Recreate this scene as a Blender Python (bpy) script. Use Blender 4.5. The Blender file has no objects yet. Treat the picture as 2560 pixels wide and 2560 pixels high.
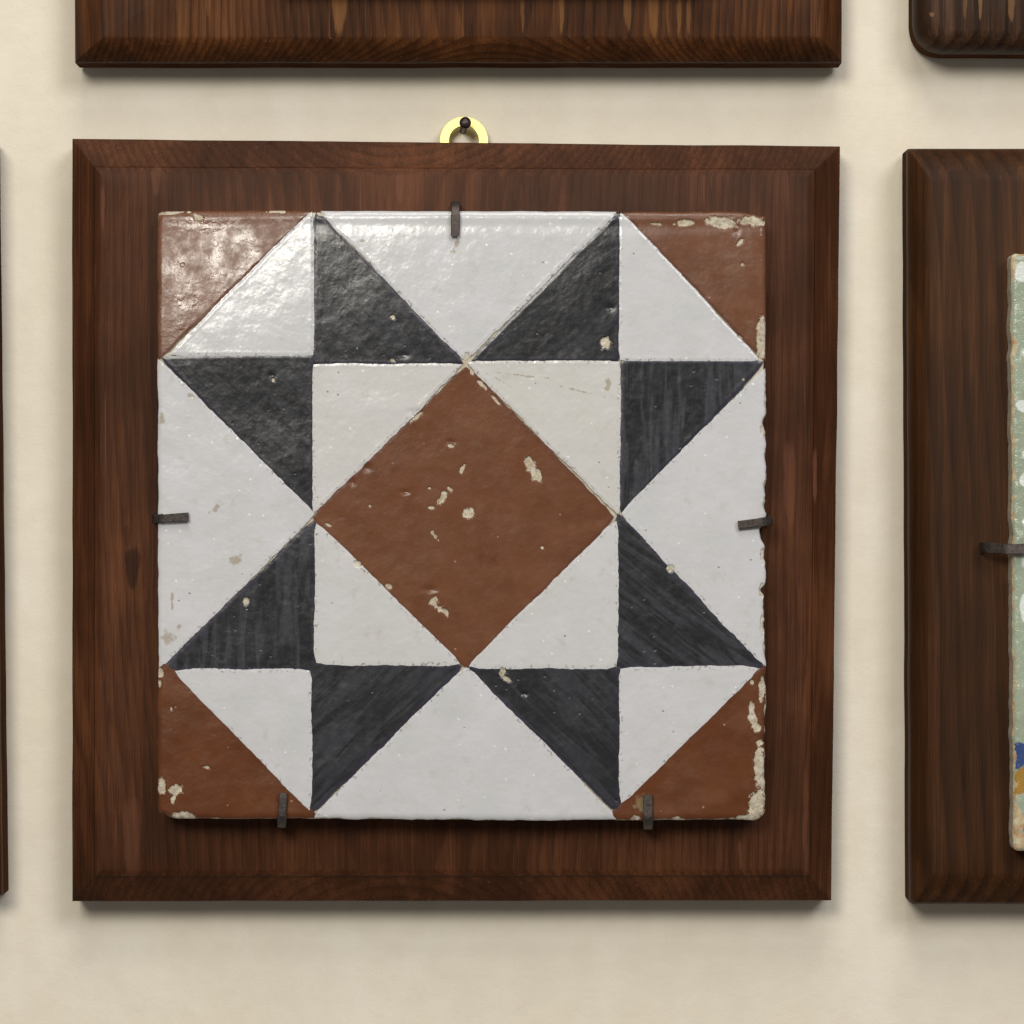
import bpy, math
import numpy as np
from mathutils import Vector

# ------------------------------------------------------------------ camera, world, lamps, exposure
D = 1.10                      # camera to wall (m)
W = 0.336                     # width of wall seen in the frame (m)
scene = bpy.context.scene
cam_data = bpy.data.cameras.new("camera")
cam_data.sensor_width = 36.0
cam_data.lens = 36.0 * D / W
cam_data.clip_start = 0.01
cam_data.clip_end = 50.0
camera = bpy.data.objects.new("camera", cam_data)
camera.location = (0, -D, 0)
camera.rotation_euler = (math.radians(90), 0, 0)
scene.collection.objects.link(camera)
scene.camera = camera

world = bpy.data.worlds.new("World")
scene.world = world
world.use_nodes = True
bg = world.node_tree.nodes["Background"]
bg.inputs[0].default_value = (1.0, 0.95, 0.88, 1)
bg.inputs[1].default_value = 0.15


def lamp(name, loc, size, watts, colour, target=(0, 0, 0)):
    d = bpy.data.lights.new(name, 'AREA')
    d.shape = 'DISK'
    d.size = size
    d.energy = watts
    d.color = colour
    o = bpy.data.objects.new(name, d)
    o.location = loc
    o.rotation_euler = (Vector(target) - Vector(loc)).to_track_quat('-Z', 'Y').to_euler()
    scene.collection.objects.link(o)
    return o


lamp("spotlight_warm", (-0.45, -1.85, 0.70), 0.60, 19.0, (1.0, 0.955, 0.85))
lamp("spotlight_cool", (0.85, -1.75, 0.98), 0.80, 15.5, (0.96, 0.97, 1.0))
lamp("ceiling_lamp", (0.05, -0.95, 1.40), 0.70, 9.5, (1.0, 0.94, 0.86))

scene.view_settings.view_transform = 'Standard'
scene.view_settings.look = 'None'
scene.view_settings.exposure = 0.0
scene.view_settings.gamma = 1.0
scene.view_settings.use_curve_mapping = False

# ------------------------------------------------------------------ helpers
MM = 0.001
COL = scene.collection


def pt(px, py, z):
    """photograph pixel (2560 wide) at z metres in front of the wall -> world point"""
    k = W / 2560.0 * (D - z) / D
    return np.array([(px - 1280.0) * k, -z, (1280.0 - py) * k])


def pts(px, py, z):
    px = np.asarray(px, float); py = np.asarray(py, float); z = np.asarray(z, float)
    k = W / 2560.0 * (D - z) / D
    return np.stack([(px - 1280.0) * k, -z + 0 * px, (1280.0 - py) * k], axis=-1)


def srgb(r, g, b):
    out = []
    for c in (r, g, b):
        c = c / 255.0
        out.append(c / 12.92 if c <= 0.04045 else ((c + 0.055) / 1.055) ** 2.4)
    return (*out, 1.0)


class Noise:
    def __init__(self, seed):
        self.t = np.random.RandomState(seed).rand(256, 256)

    def __call__(self, x, y):
        x = np.asarray(x, float); y = np.asarray(y, float)
        xi = np.floor(x).astype(int); yi = np.floor(y).astype(int)
        fx = x - xi; fy = y - yi
        fx = fx * fx * (3 - 2 * fx); fy = fy * fy * (3 - 2 * fy)
        t = self.t
        a = t[xi % 256, yi % 256]; b = t[(xi + 1) % 256, yi % 256]
        c = t[xi % 256, (yi + 1) % 256]; d = t[(xi + 1) % 256, (yi + 1) % 256]
        return (a * (1 - fx) + b * fx) * (1 - fy) + (c * (1 - fx) + d * fx) * fy - 0.5

    def fbm(self, x, y, o=4):
        s = 0; a = 1.0
        for k in range(o):
            s = s + a * self(x * 2 ** k + 17.3 * k, y * 2 ** k + 5.1 * k)
            a *= 0.5
        return s


def sstep(a, b, x):
    t = np.clip((x - a) / (b - a), 0, 1)
    return t * t * (3 - 2 * t)


def empty(name, loc, label, cat, group=None):
    o = bpy.data.objects.new(name, None)
    o.empty_display_size = 0.01
    o.location = loc
    COL.objects.link(o)
    o["label"] = label
    o["category"] = cat
    if group:
        o["group"] = group
    return o


def mesh_obj(name, verts, faces, mat, parent=None, origin=(0, 0, 0), smooth=True, angle=None, attrs=None):
    """verts in world space; the object sits at origin (its parent's place)"""
    v = np.asarray(verts, float) - np.asarray(origin, float)
    me = bpy.data.meshes.new(name)
    if isinstance(faces, np.ndarray):
        n, k = faces.shape
        me.vertices.add(len(v)); me.vertices.foreach_set("co", v.astype(np.float32).ravel())
        me.loops.add(n * k); me.loops.foreach_set("vertex_index", faces.astype(np.int32).ravel())
        me.polygons.add(n)
        me.polygons.foreach_set("loop_start", np.arange(0, n * k, k, dtype=np.int32))
        me.update(calc_edges=True)
    else:
        me.from_pydata(v.tolist(), [], faces)
    me.validate()
    me.polygons.foreach_set("use_smooth", [smooth] * len(me.polygons))
    if angle is not None:
        me.set_sharp_from_angle(angle=math.radians(angle))
    for k, a in (attrs or {}).items():
        at = me.attributes.new(k, 'FLOAT', 'POINT')
        at.data.foreach_set("value", np.asarray(a, np.float32))
    me.materials.append(mat)
    o = bpy.data.objects.new(name, me)
    COL.objects.link(o)
    if parent is not None:
        o.parent = parent
    else:
        o.location = origin
    return o


# ---- node helper
class NT:
    def __init__(self, name):
        self.mat = bpy.data.materials.new(name)
        self.mat.use_nodes = True
        self.t = self.mat.node_tree
        self.t.nodes.clear()

    def node(self, typ, props=None, **inp):
        n = self.t.nodes.new(typ)
        for k, v in (props or {}).items():
            setattr(n, k, v)
        for k, v in inp.items():
            key = int(k[1:]) if k[0] == 'i' and k[1:].isdigit() else k.replace('_', ' ')
            self.set(n.inputs[key], v)
        return n

    def set(self, sock, v):
        if isinstance(v, bpy.types.NodeSocket):
            self.t.links.new(v, sock)
        else:
            sock.default_value = v

    def math(self, op, a, b=0.0, c=0.0, clamp=False):
        n = self.node('ShaderNodeMath', dict(operation=op, use_clamp=clamp), i0=a, i1=b, i2=c)
        return n.outputs[0]

    def vmul(self, v, s):
        n = self.node('ShaderNodeVectorMath', dict(operation='MULTIPLY'), i0=v, i1=s)
        return n.outputs[0]

    def vadd(self, v, s):
        n = self.node('ShaderNodeVectorMath', dict(operation='ADD'), i0=v, i1=s)
        return n.outputs[0]

    def noise(self, v, scale=1.0, detail=3.0, rough=0.55, dist=0.0):
        n = self.node('ShaderNodeTexNoise', None, Vector=v, Scale=scale, Detail=detail, Roughness=rough, Distortion=dist)
        return n.outputs[0]

    def mapr(self, v, a, b, c=0.0, d=1.0, smooth=False):
        n = self.node('ShaderNodeMapRange', dict(interpolation_type='SMOOTHSTEP' if smooth else 'LINEAR'),
                      i0=v, i1=a, i2=b, i3=c, i4=d)
        return n.outputs[0]

    def mix(self, f, a, b, blend='MIX'):
        n = self.node('ShaderNodeMix', dict(data_type='RGBA', blend_type=blend))
        self.set(n.inputs[0], f); self.set(n.inputs[6], a); self.set(n.inputs[7], b)
        return n.outputs[2]

    def attr(self, name):
        return self.node('ShaderNodeAttribute', dict(attribute_name=name)).outputs['Fac']

    def coord(self, scale=1000.0):
        """object coordinates in millimetres: x right, y = -height above wall, z up"""
        c = self.node('ShaderNodeTexCoord').outputs['Object']
        return self.vmul(c, (scale, scale, scale))

    def bump(self, h, dist, strength=1.0):
        return self.node('ShaderNodeBump', None, Height=h, Distance=dist, Strength=strength).outputs[0]

    def out(self, colour, rough, normal=None, spec=0.5, metallic=0.0, coat=None):
        b = self.node('ShaderNodeBsdfPrincipled')
        self.set(b.inputs['Base Color'], colour)
        self.set(b.inputs['Roughness'], rough)
        self.set(b.inputs['Specular IOR Level'], spec)
        self.set(b.inputs['Metallic'], metallic)
        if normal is not None:
            self.set(b.inputs['Normal'], normal)
        if coat:
            self.set(b.inputs['Coat Weight'], coat[0]); self.set(b.inputs['Coat Roughness'], coat[1])
        o = self.node('ShaderNodeOutputMaterial')
        self.t.links.new(b.outputs[0], o.inputs[0])
        return self.mat


# ------------------------------------------------------------------ materials
def wall_material():
    m = NT("painted_plaster")
    p = m.coord()
    big = m.noise(p, 0.012, 3)
    mid = m.noise(p, 0.09, 4)
    fine = m.noise(p, 1.4, 3)
    c = m.mix(m.mapr(big, 0.3, 0.7), srgb(228, 218, 199), srgb(226, 218, 203))
    c = m.mix(m.mapr(mid, 0.35, 0.75, 0, 0.45), c, srgb(216, 205, 187))
    pat = m.noise(m.vmul(p, (0.03, 0.03, 0.018)), 1.0, 5, 0.6)
    c = m.mix(m.mapr(pat, 0.45, 0.7, 0, 0.6, True), c, srgb(233, 226, 212))
    c = m.mix(m.mapr(m.noise(p, 0.5, 4), 0.62, 0.8, 0, 0.25, True), c, srgb(205, 194, 176))
    h = m.math('ADD', m.math('MULTIPLY', mid, 1.0), m.math('MULTIPLY', fine, 0.16))
    return m.out(c, 0.75, m.bump(h, 0.0008, 0.55), spec=0.25)


def wood_material(name, dark, mid, light, seed, centre=(0.0, 55.0), spacing=2.6, ring=0.45, streaks=(), streak_col=None,
                  rough=0.42, blotch=0.5, contrast=1.0, fine_streak=0.0, wave=14.0, spec=0.12):
    """grain runs along z; growth rings round an axis behind the board (millimetres)"""
    m = NT(name)
    p = m.coord()
    q = m.vadd(p, (seed * 131.0, seed * 57.0, seed * 91.0))
    w1 = m.noise(m.vmul(q, (0.016, 0.016, 0.0055)), 1.0, 2)
    w2 = m.noise(m.vmul(q, (0.09, 0.09, 0.016)), 1.0, 3)
    sep = m.node('ShaderNodeSeparateXYZ', None, Vector=p)
    x = m.math('ADD', sep.outputs[0], m.math('MULTIPLY', m.math('SUBTRACT', w1, 0.5), wave))
    x = m.math('ADD', x, m.math('MULTIPLY', m.math('SUBTRACT', w2, 0.5), 3.0))
    x = m.math('SUBTRACT', x, centre[0])
    y = m.math('SUBTRACT', sep.outputs[1], centre[1])
    y = m.math('ADD', y, m.math('MULTIPLY', sep.outputs[2], 0.05))
    r = m.math('SQRT', m.math('ADD', m.math('MULTIPLY', x, x), m.math('MULTIPLY', y, y)))
    fr = m.math('FRACT', m.math('DIVIDE', r, spacing))
    late = m.math('MULTIPLY', m.mapr(fr, 0.25, 0.88, 0, 1, True), m.mapr(fr, 0.90, 1.0, 1, 0, True))
    fib = m.noise(m.vmul(q, (2.0, 2.0, 0.04)), 1.0, 4, 0.6)
    stk = m.noise(m.vmul(q, (0.22, 0.22, 0.007)), 1.0, 4, 0.6)
    blo = m.noise(m.vmul(q, (0.03, 0.03, 0.02)), 1.0, 3)
    pore = m.noise(m.vmul(q, (5.0, 5.0, 1.2)), 1.0, 2)
    f = m.math('ADD', m.math('MULTIPLY', m.math('SUBTRACT', fib, 0.5), 0.9 * contrast),
               m.math('MULTIPLY', m.math('SUBTRACT', stk, 0.5), 1.05 * contrast))
    f = m.math('ADD', f, m.math('MULTIPLY', m.math('SUBTRACT', blo, 0.5), blotch))
    f = m.math('ADD', f, m.math('MULTIPLY', m.math('SUBTRACT', pore, 0.5), 0.16))
    f = m.math('ADD', f, 0.55)
    f = m.math('SUBTRACT', f, m.math('MULTIPLY', late, ring))
    ramp = m.node('ShaderNodeValToRGB', None, Fac=f)
    e = ramp.color_ramp.elements
    e[0].position = 0.1; e[0].color = dark
    e[1].position = 0.95; e[1].color = light
    k = e.new(0.5); k.color = mid
    c = ramp.outputs[0]
    vein = m.noise(m.vmul(q, (3.4, 3.4, 0.10)), 1.0, 2, 0.5)      # short dark pores along the grain
    c = m.mix(m.mapr(vein, 0.58, 0.72, 0, 0.45, True), c, dark)
    if fine_streak > 0:      # thin pale worn lines along the grain
        s = m.noise(m.vmul(q, (0.9, 0.9, 0.012)), 1.0, 2)
        c = m.mix(m.mapr(s, 0.66, 0.74, 0, fine_streak, True), c, streak_col or light)
    # pale worn / resin marks with shapes of their own (px centre, half width, half height in px)
    for (sx, sz, rx, rz, amt) in streaks:
        jx = m.math('ADD', sep.outputs[0], m.math('MULTIPLY', m.math('SUBTRACT', m.noise(m.vmul(q, (0.3, .3, .12)), 1.0, 2), 0.5), 1.6))
        dz = m.math('DIVIDE', m.math('SUBTRACT', sep.outputs[2], sz), rz)
        wid = m.math('MULTIPLY', m.mapr(dz, -1.0, 1.0, 0.62, 1.25), rx)
        dx = m.math('DIVIDE', m.math('SUBTRACT', jx, sx), wid)
        d2 = m.math('ADD', m.math('POWER', m.math('ABSOLUTE', dx), 3.0), m.math('POWER', m.math('ABSOLUTE', dz), 3.0))
        d2 = m.math('ADD', d2, m.math('MULTIPLY', m.math('SUBTRACT', fib, 0.5), 1.6))
        c = m.mix(m.mapr(d2, 0.3, 1.2, abs(amt), 0.0, True), c, streak_col if amt > 0 else dark)
    h = m.math('ADD', m.math('MULTIPLY', fib, 0.8), m.math('MULTIPLY', late, -0.35))
    h = m.math('ADD', h, m.math('MULTIPLY', pore, 0.4))
    rr = m.math('ADD', rough - 0.06, m.math('MULTIPLY', fib, 0.14))
    return m.out(c, rr, m.bump(h, 0.00018, 0.5), spec=spec)


def biscuit_nodes(m, p):
    n = m.noise(p, 0.35, 5, 0.65)
    c = m.mix(m.mapr(n, 0.3, 0.7), srgb(180, 169, 145), srgb(210, 203, 186))
    d = m.noise(p, 0.9, 3)
    return m.mix(m.mapr(d, 0.50, 0.70, 0, 0.6, True), c, srgb(138, 122, 100))


def biscuit_material():
    m = NT("fired_clay")
    p = m.coord()
    return m.out(biscuit_nodes(m, p), 0.85, m.bump(m.noise(p, 1.2, 4), 0.0004, 0.7), spec=0.2)


def glaze_material(name, kind, seed=0.0, angle=None, streak=0.0, tint=0.0, gloss=0.45):
    m = NT(name)
    p = m.coord()
    q = m.vadd(p, (seed * 37.0, 0, seed * 71.0))
    cloud = m.noise(q, 0.07, 4)
    mot = m.noise(q, 0.45, 4, 0.6)
    fine = m.noise(q, 1.6, 3, 0.6)
    vor = m.node('ShaderNodeTexVoronoi', None, Vector=q, Scale=0.26, Randomness=1.0)
    vd, vc = vor.outputs['Distance'], vor.outputs['Color']
    vs = m.node('ShaderNodeSeparateColor', None, Color=vc)
    on = m.math('GREATER_THAN', vs.outputs[0], 0.62)
    rad = m.mapr(m.math('POWER', vs.outputs[1], 2.0), 0, 1, 0.06, 0.36)
    spot = m.math('MULTIPLY', on, m.mapr(m.math('DIVIDE', m.math('ADD', vd, m.math('MULTIPLY', m.math('SUBTRACT', fine, 0.5), 0.16)), rad), 0.3, 1.0, 1.0, 0.0, True))
    pit_on = m.math('GREATER_THAN', vs.outputs[2], 0.93)
    v2 = m.node('ShaderNodeTexVoronoi', None, Vector=m.vadd(q, (11.0, 3.0, 7.0)), Scale=0.30, Randomness=1.0)
    v2s = m.node('ShaderNodeSeparateColor', None, Color=v2.outputs['Color'])
    pit = m.math('MULTIPLY', m.math('GREATER_THAN', v2s.outputs[0], 0.90),
                 m.mapr(m.math('DIVIDE', v2.outputs['Distance'], m.mapr(v2s.outputs[1], 0, 1, 0.05, 0.15)), 0.5, 1.0, 1.0, 0.0, True))
    if kind == 'white':
        c = m.mix(m.mapr(cloud, 0.3, 0.7), srgb(203, 202, 206), srgb(194, 195, 196))
        if tint:
            c = m.mix(tint, c, srgb(200, 196, 186))
        c = m.mix(m.mapr(mot, 0.5, 0.78, 0, 0.35, True), c, srgb(190, 189, 189))
        c = m.mix(m.math('MULTIPLY', spot, 0.6), c, srgb(234, 234, 237))
        smudge = m.noise(m.vadd(q, (300.0, 0, 90.0)), 0.16, 5, 0.7)
        c = m.mix(m.mapr(smudge, 0.56, 0.72, 0, 0.40, True), c, srgb(178, 172, 162))
        c = m.mix(m.math('MULTIPLY', pit, 0.85), c, srgb(138, 128, 120))
        grime = m.noise(m.vadd(q, (70.0, 0, 20.0)), 0.9, 3)
        c = m.mix(m.math('MULTIPLY', m.mapr(m.attr("rim"), 0.15, 0.9), m.mapr(grime, 0.56, 0.66, 0, 0.6, True)), c, srgb(96, 84, 74))
        rough, spec, bd = 0.24, 0.5, 0.00018
        h = m.math('ADD', m.math('MULTIPLY', m.noise(q, 0.22, 2), 1.6), m.math('MULTIPLY', m.noise(q, 0.8, 2), 0.35))
        h = m.math('ADD', h, m.math('MULTIPLY', spot, 0.35))
        h = m.math('SUBTRACT', h, m.math('MULTIPLY', pit, 0.8))
        rr = m.mapr(mot, 0.3, 0.7, 0.14, 0.27)
    elif kind == 'black':
        ca, sa = math.cos(angle or 0), math.sin(angle or 0)
        sep = m.node('ShaderNodeSeparateXYZ', None, Vector=q)
        along = m.math('ADD', m.math('MULTIPLY', sep.outputs[0], ca), m.math('MULTIPLY', sep.outputs[2], sa))
        across = m.math('SUBTRACT', m.math('MULTIPLY', sep.outputs[2], ca), m.math('MULTIPLY', sep.outputs[0], sa))
        cv = m.node('ShaderNodeCombineXYZ', None, X=m.math('MULTIPLY', along, 0.035), Y=m.math('MULTIPLY', across, 0.30), Z=seed)
        brush = m.noise(cv.outputs[0], 1.0, 4, 0.6, 0.6)
        c = m.mix(m.mapr(cloud, 0.35, 0.65), srgb(28, 28, 32), srgb(37, 39, 42))
        c = m.mix(m.mapr(mot, 0.4, 0.7, 0, 0.5, True), c, srgb(23, 22, 26))
        c = m.mix(m.mapr(brush, 0.44, 0.60, 0, streak, True), c, srgb(56, 57, 63))
        c = m.mix(m.mapr(m.attr("rim"), 0.0, 1.0, 0, 0.45), c, srgb(58, 54, 72))
        c = m.mix(m.math('MULTIPLY', m.math('MULTIPLY', pit_on, spot), 0.9), c, srgb(170, 160, 140))
        h = m.math('ADD', m.math('MULTIPLY', m.noise(q, 0.25, 3, 0.5), 1.3), m.math('MULTIPLY', brush, 0.5))
        h = m.math('SUBTRACT', h, m.math('MULTIPLY', spot, 0.6))
        rough, spec, bd = 0.3, 0.5, 0.00022
        rr = m.mapr(mot, 0.3, 0.7, 0.20, 0.36)
    else:
        base = {'brown': (srgb(110, 70, 48), srgb(101, 64, 42)), 'red': (srgb(100, 56, 28), srgb(88, 47, 21))}[kind]
        c = m.mix(m.mapr(cloud, 0.3, 0.7), base[0], base[1])
        sm = m.noise(m.vmul(q, (0.05, 0.05, 0.12)), 1.0, 4)
        c = m.mix(m.mapr(sm, 0.45, 0.75, 0, 0.35, True), c, srgb(124, 84, 60))
        dk = m.noise(m.vadd(q, (19.0, 0, 55.0)), 0.11, 5, 0.65)
        c = m.mix(m.mapr(dk, 0.5, 0.7, 0, 0.32, True), c, srgb(82, 46, 26))
        c = m.mix(m.math('MULTIPLY', pit, 0.7), c, srgb(168, 140, 112))
        c = m.mix(m.mapr(mot, 0.55, 0.8, 0, 0.4, True), c, srgb(92, 54, 34))
        c = m.mix(m.mapr(m.attr("rim"), 0.0, 1.0, 0, 0.35), c, srgb(84, 48, 44))
        c = m.mix(m.math('MULTIPLY', m.math('MULTIPLY', pit_on, spot), 0.8), c, srgb(180, 150, 120))
        h = m.math('ADD', m.math('MULTIPLY', m.noise(q, 0.22, 3, 0.55), 1.4), m.math('MULTIPLY', m.noise(q, 0.9, 2), 0.3))
        rough, spec, bd = 0.32, gloss, 0.00020 if gloss < 0.6 else 0.00032
        rr = m.mapr(m.noise(q, 0.12, 4, 0.65), 0.3, 0.7, 0.20, 0.38)
        if gloss > 0.6:
            rr = m.mapr(m.noise(q, 0.10, 5, 0.7), 0.36, 0.64, 0.16, 0.52)
    # brown stain and grime
    st = m.math('ADD', m.attr("stain"), m.math('MULTIPLY', m.math('SUBTRACT', fine, 0.5), 0.9))
    c = m.mix(m.mapr(st, 0.0, 0.6, 0, 0.6, True), c, srgb(146, 130, 98))
    # chipped glaze shows the biscuit
    fine2 = m.noise(p, 2.6, 3, 0.6)
    wv = m.math('ADD', m.attr("wear"), m.math('MULTIPLY', m.math('SUBTRACT', fine2, 0.5), 0.9))
    chip = m.math('MULTIPLY', m.mapr(wv, 0.02, 0.22, 0, 1, True), m.mapr(mot, 0.35, 0.6, 0.62, 1.0))
    c = m.mix(chip, c, biscuit_nodes(m, p))
    rr = m.mapr(chip, 0, 1, rr, 0.8)
    return m.out(c, rr, m.bump(h, bd, 0.62), spec=spec)


def metal_material(name, a, b, rough, metallic, bumpd=0.0002):
    m = NT(name)
    p = m.coord()
    n = m.noise(p, 0.9, 4)
    c = m.mix(m.mapr(n, 0.35, 0.65), a, b)
    return m.out(c, m.mapr(n, 0.3, 0.7, rough - 0.08, rough + 0.1), m.bump(m.noise(p, 2.2, 3), bumpd, 0.6), metallic=metallic)


MAT_WALL = wall_material()
MAT_BISCUIT = biscuit_material()
MAT_IRON = metal_material("blackened_iron", srgb(62, 56, 54), srgb(84, 74, 70), 0.42, 0.55)
MAT_NAIL = metal_material("nail_iron", srgb(52, 40, 42), srgb(66, 54, 54), 0.36, 0.5, 0.0001)
MAT_BRASS = metal_material("brass", srgb(255, 240, 128), srgb(255, 244, 150), 0.40, 0.6, 0.00002)

# ------------------------------------------------------------------ wall
wv = [(-1.6, 0, -1.4), (1.6, 0, -1.4), (1.6, 0, 1.4), (-1.6, 0, 1.4)]
wall = mesh_obj("wall", wv, [(0, 1, 2, 3)], MAT_WALL)
wall["kind"] = "structure"
wall["label"] = "cream painted plaster wall behind the boards"


# ------------------------------------------------------------------ wooden boards
def ring_points(quad, radius, n_side, seed, wob):
    """closed loop round a quad (px corners TL,TR,BR,BL), corner radii in px"""
    q = [np.array(c, float) for c in quad]
    out = []
    nz = Noise(seed)
    for i in range(4):
        c = q[i]; prev = q[i - 1]; nxt = q[(i + 1) % 4]
        r = max(radius[i], 0.8)
        a = (prev - c) / np.linalg.norm(prev - c); b = (nxt - c) / np.linalg.norm(nxt - c)
        s, e = c + a * r, c + b * r
        for k in range(9):
            t = k / 8
            out.append((1 - t) ** 2 * s + 2 * t * (1 - t) * (c + (s + e - 2 * c) * 0.06) + t * t * e)
        nx_r = max(radius[(i + 1) % 4], 0.8)
        e2 = nxt - b * nx_r
        nrm = np.array([-b[1], b[0]])
        for k in range(1, n_side):
            t = k / n_side
            p = e + (e2 - e) * t
            w = wob * nz.fbm(np.array([t * 14.0]), np.array([i * 9.7]), 3)[0] * min(1, 8 * t, 8 * (1 - t))
            out.append(p + nrm * w)
    return np.array(out)


def board(root, outer, inner, profile, mat, radius=(0, 0, 0, 0), back=0.003, seed=1, wob=1.6):
    """profile: list of (t, z) with t=0 the outer outline and t=1 the field outline"""
    origin = np.array(root.location)
    n_side = 48
    rings = []
    zo = profile[0][1]
    for (t, z) in [(0.0, back)] + list(profile):
        quad = [np.array(outer[i], float) * (1 - t) + np.array(inner[i], float) * t for i in range(4)]
        rad = [r * (1 - 0.55 * t) for r in radius]
        loop = ring_points(quad, rad, n_side, seed, wob)
        # px are read on the outer edge's plane for t=0 and on the field's plane for t=1
        zread = profile[0][1] * (1 - t) + profile[-1][1] * t
        w = pts(loop[:, 0], loop[:, 1], zread)
        w[:, 1] = -z
        rings.append(w)
    n = len(rings[0])
    V = np.concatenate(rings)
    F = []
    for k in range(len(rings) - 1):
        for i in range(n):
            j = (i + 1) % n
            F.append((k * n + i, k * n + j, (k + 1) * n + j, (k + 1) * n + i))
    F.append(tuple(range((len(rings) - 1) * n, len(rings) * n)))
    F.append(tuple(reversed(range(n))))
    o = mesh_obj("panel", V, F, mat, root, origin, True, 24)
    o.data.materials.append(MAT_EDGE)            # the sawn sides and back carry no varnish
    for k in list(range(n)) + [len(F) - 1]:
        o.data.polygons[k].material_index = 1
    return o


def hook(root, path, width, thick, mat, name="clip"):
    """a bent flat iron strip swept along path (list of world points); width axis is found from the path"""
    P = [np.array(p, float) for p in path]
    # width axis: perpendicular to the plane of the bend
    nrm = np.cross(P[1] - P[0], P[-1] - P[-2]); wax = nrm / np.linalg.norm(nrm)
    # round the bends
    Q = [P[0]]
    for i in range(1, len(P) - 1):
        a, b, c = P[i - 1], P[i], P[i + 1]
        r = min(0.0016, 0.4 * np.linalg.norm(b - a), 0.4 * np.linalg.norm(c - b))
        s = b + (a - b) / np.linalg.norm(a - b) * r; e = b + (c - b) / np.linalg.norm(c - b) * r
        for k in range(5):
            t = k / 4
            Q.append((1 - t) ** 2 * s + 2 * t * (1 - t) * b + t * t * e)
    Q.append(P[-1])
    rng = np.random.RandomState(int(abs(P[0][0] * 1e5)) % 1000)
    V = []; F = []
    hw, ht, ch = width / 2, thick / 2, thick * 0.22
    sec = [(-hw + ch, -ht), (hw - ch, -ht), (hw, -ht + ch), (hw, ht - ch), (hw - ch, ht), (-hw + ch, ht), (-hw, ht - ch), (-hw, -ht + ch)]
    for i, p in enumerate(Q):
        tg = Q[min(i + 1, len(Q) - 1)] - Q[max(i - 1, 0)]
        tg /= np.linalg.norm(tg)
        up = np.cross(tg, wax); up /= np.linalg.norm(up)
        j = 1 + 0.05 * rng.randn()
        for (a, b) in sec:
            V.append(p + wax * a * j + up * b)
    m = len(sec)
    for i in range(len(Q) - 1):
        for k in range(m):
            l = (k + 1) % m
            F.append((i * m + k, i * m + l, (i + 1) * m + l, (i + 1) * m + k))
    F.append(tuple(reversed(range(m)))); F.append(tuple(range((len(Q) - 1) * m, len(Q) * m)))
    return mesh_obj(name, V, F, mat, root, np.array(root.location), True, 30)


def local_streaks(lst, loc, z):
    out = []
    for (px, py, rx, ry, a) in lst:
        w = (pt(px, py, z) - np.array(loc)) / MM
        k = W / 2560.0 * (D - z) / D / MM
        out.append((float(w[0]), float(w[2]), rx * k, ry * k, a))
    return out


Z_SIDE, Z_FIELD = 0.0160, 0.0225
MAIN_STREAKS = [(2038, 1190, 7, 70, 0.45), (1975, 1215, 16, 110, 0.25), (2014, 2060, 7, 150, 0.2), (256, 520, 6, 60, 0.3), (390, 450, 12, 40, 0.2),
                (1000, 470, 10, 40, 0.25), (1850, 2140, 5, 40, 0.3), (330, 2100, 24, 110, 0.2), (332, 1420, 20, 55, -0.7), (318, 1340, 10, 30, -0.4)]
MAT_EDGE = wood_material("sawn_pine_edge", srgb(44, 25, 13), srgb(72, 43, 24), srgb(98, 62, 38), 9.9, ring=0.2, rough=0.9, spec=0.03)
WOOD_MAIN = wood_material("stained_pine_red", srgb(33, 16, 7), srgb(67, 38, 21), srgb(110, 67, 42), 1.0,
                          centre=(-20.0, 70.0), spacing=2.0, ring=0.09, rough=0.50, blotch=0.9, contrast=0.56, fine_streak=0.3,
                          streaks=local_streaks(MAIN_STREAKS, pt(1140, 1300, 0.003), Z_FIELD), streak_col=srgb(128, 82, 62))
WOOD_RIGHT = wood_material("stained_pine_dark", srgb(30, 16, 6), srgb(60, 35, 16), srgb(94, 60, 33), 2.7,
                           centre=(-18.0, 60.0), spacing=4.2, ring=0.16, rough=0.5, blotch=0.6, contrast=0.7, fine_streak=0.35)
WOOD_LEFT = wood_material("stained_pine_left", srgb(44, 24, 12), srgb(76, 43, 23), srgb(104, 64, 40), 4.1,
                          centre=(30.0, 60.0), spacing=2.8, ring=0.25)

# --- the board of the star tile
root = empty("mounting_board", pt(1140, 1300, 0.003), "reddish brown wooden board with sloping edges carrying the black and white star tile",
             "wooden board", "wooden boards hung on the wall")
MAIN = root
board(root, [(181, 347), (2100, 366), (2078, 2251), (181, 2253)],
      [(254, 440), (2018, 442), (2008, 2170), (254, 2172)],
      [(0.0, Z_SIDE - 0.0012), (0.012, Z_SIDE - 0.0003), (0.03, Z_SIDE), (0.70, Z_FIELD - 0.0022), (0.74, Z_FIELD - 0.0019), (0.78, Z_FIELD - 0.0010),
       (0.90, Z_FIELD - 0.00035), (1.0, Z_FIELD)], WOOD_MAIN, seed=3)

# --- board above
streak_px = [(848, 20, 20, 70, 0.5), (1570, 0, 13, 76, 0.45), (455, 50, 16, 70, 0.16), (1404, 30, 7, 60, 0.5), (1635, 30, 14, 65, 0.4),
             (1697, 40, 6, 50, 0.4), (1722, 40, 6, 48, 0.35), (520, 0, 8, 46, 0.2), (1670, 30, 5, 60, 0.3), (1307, 40, 5, 45, 0.35)]
up_root_loc = pt(1145, -800, 0.003)


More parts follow.
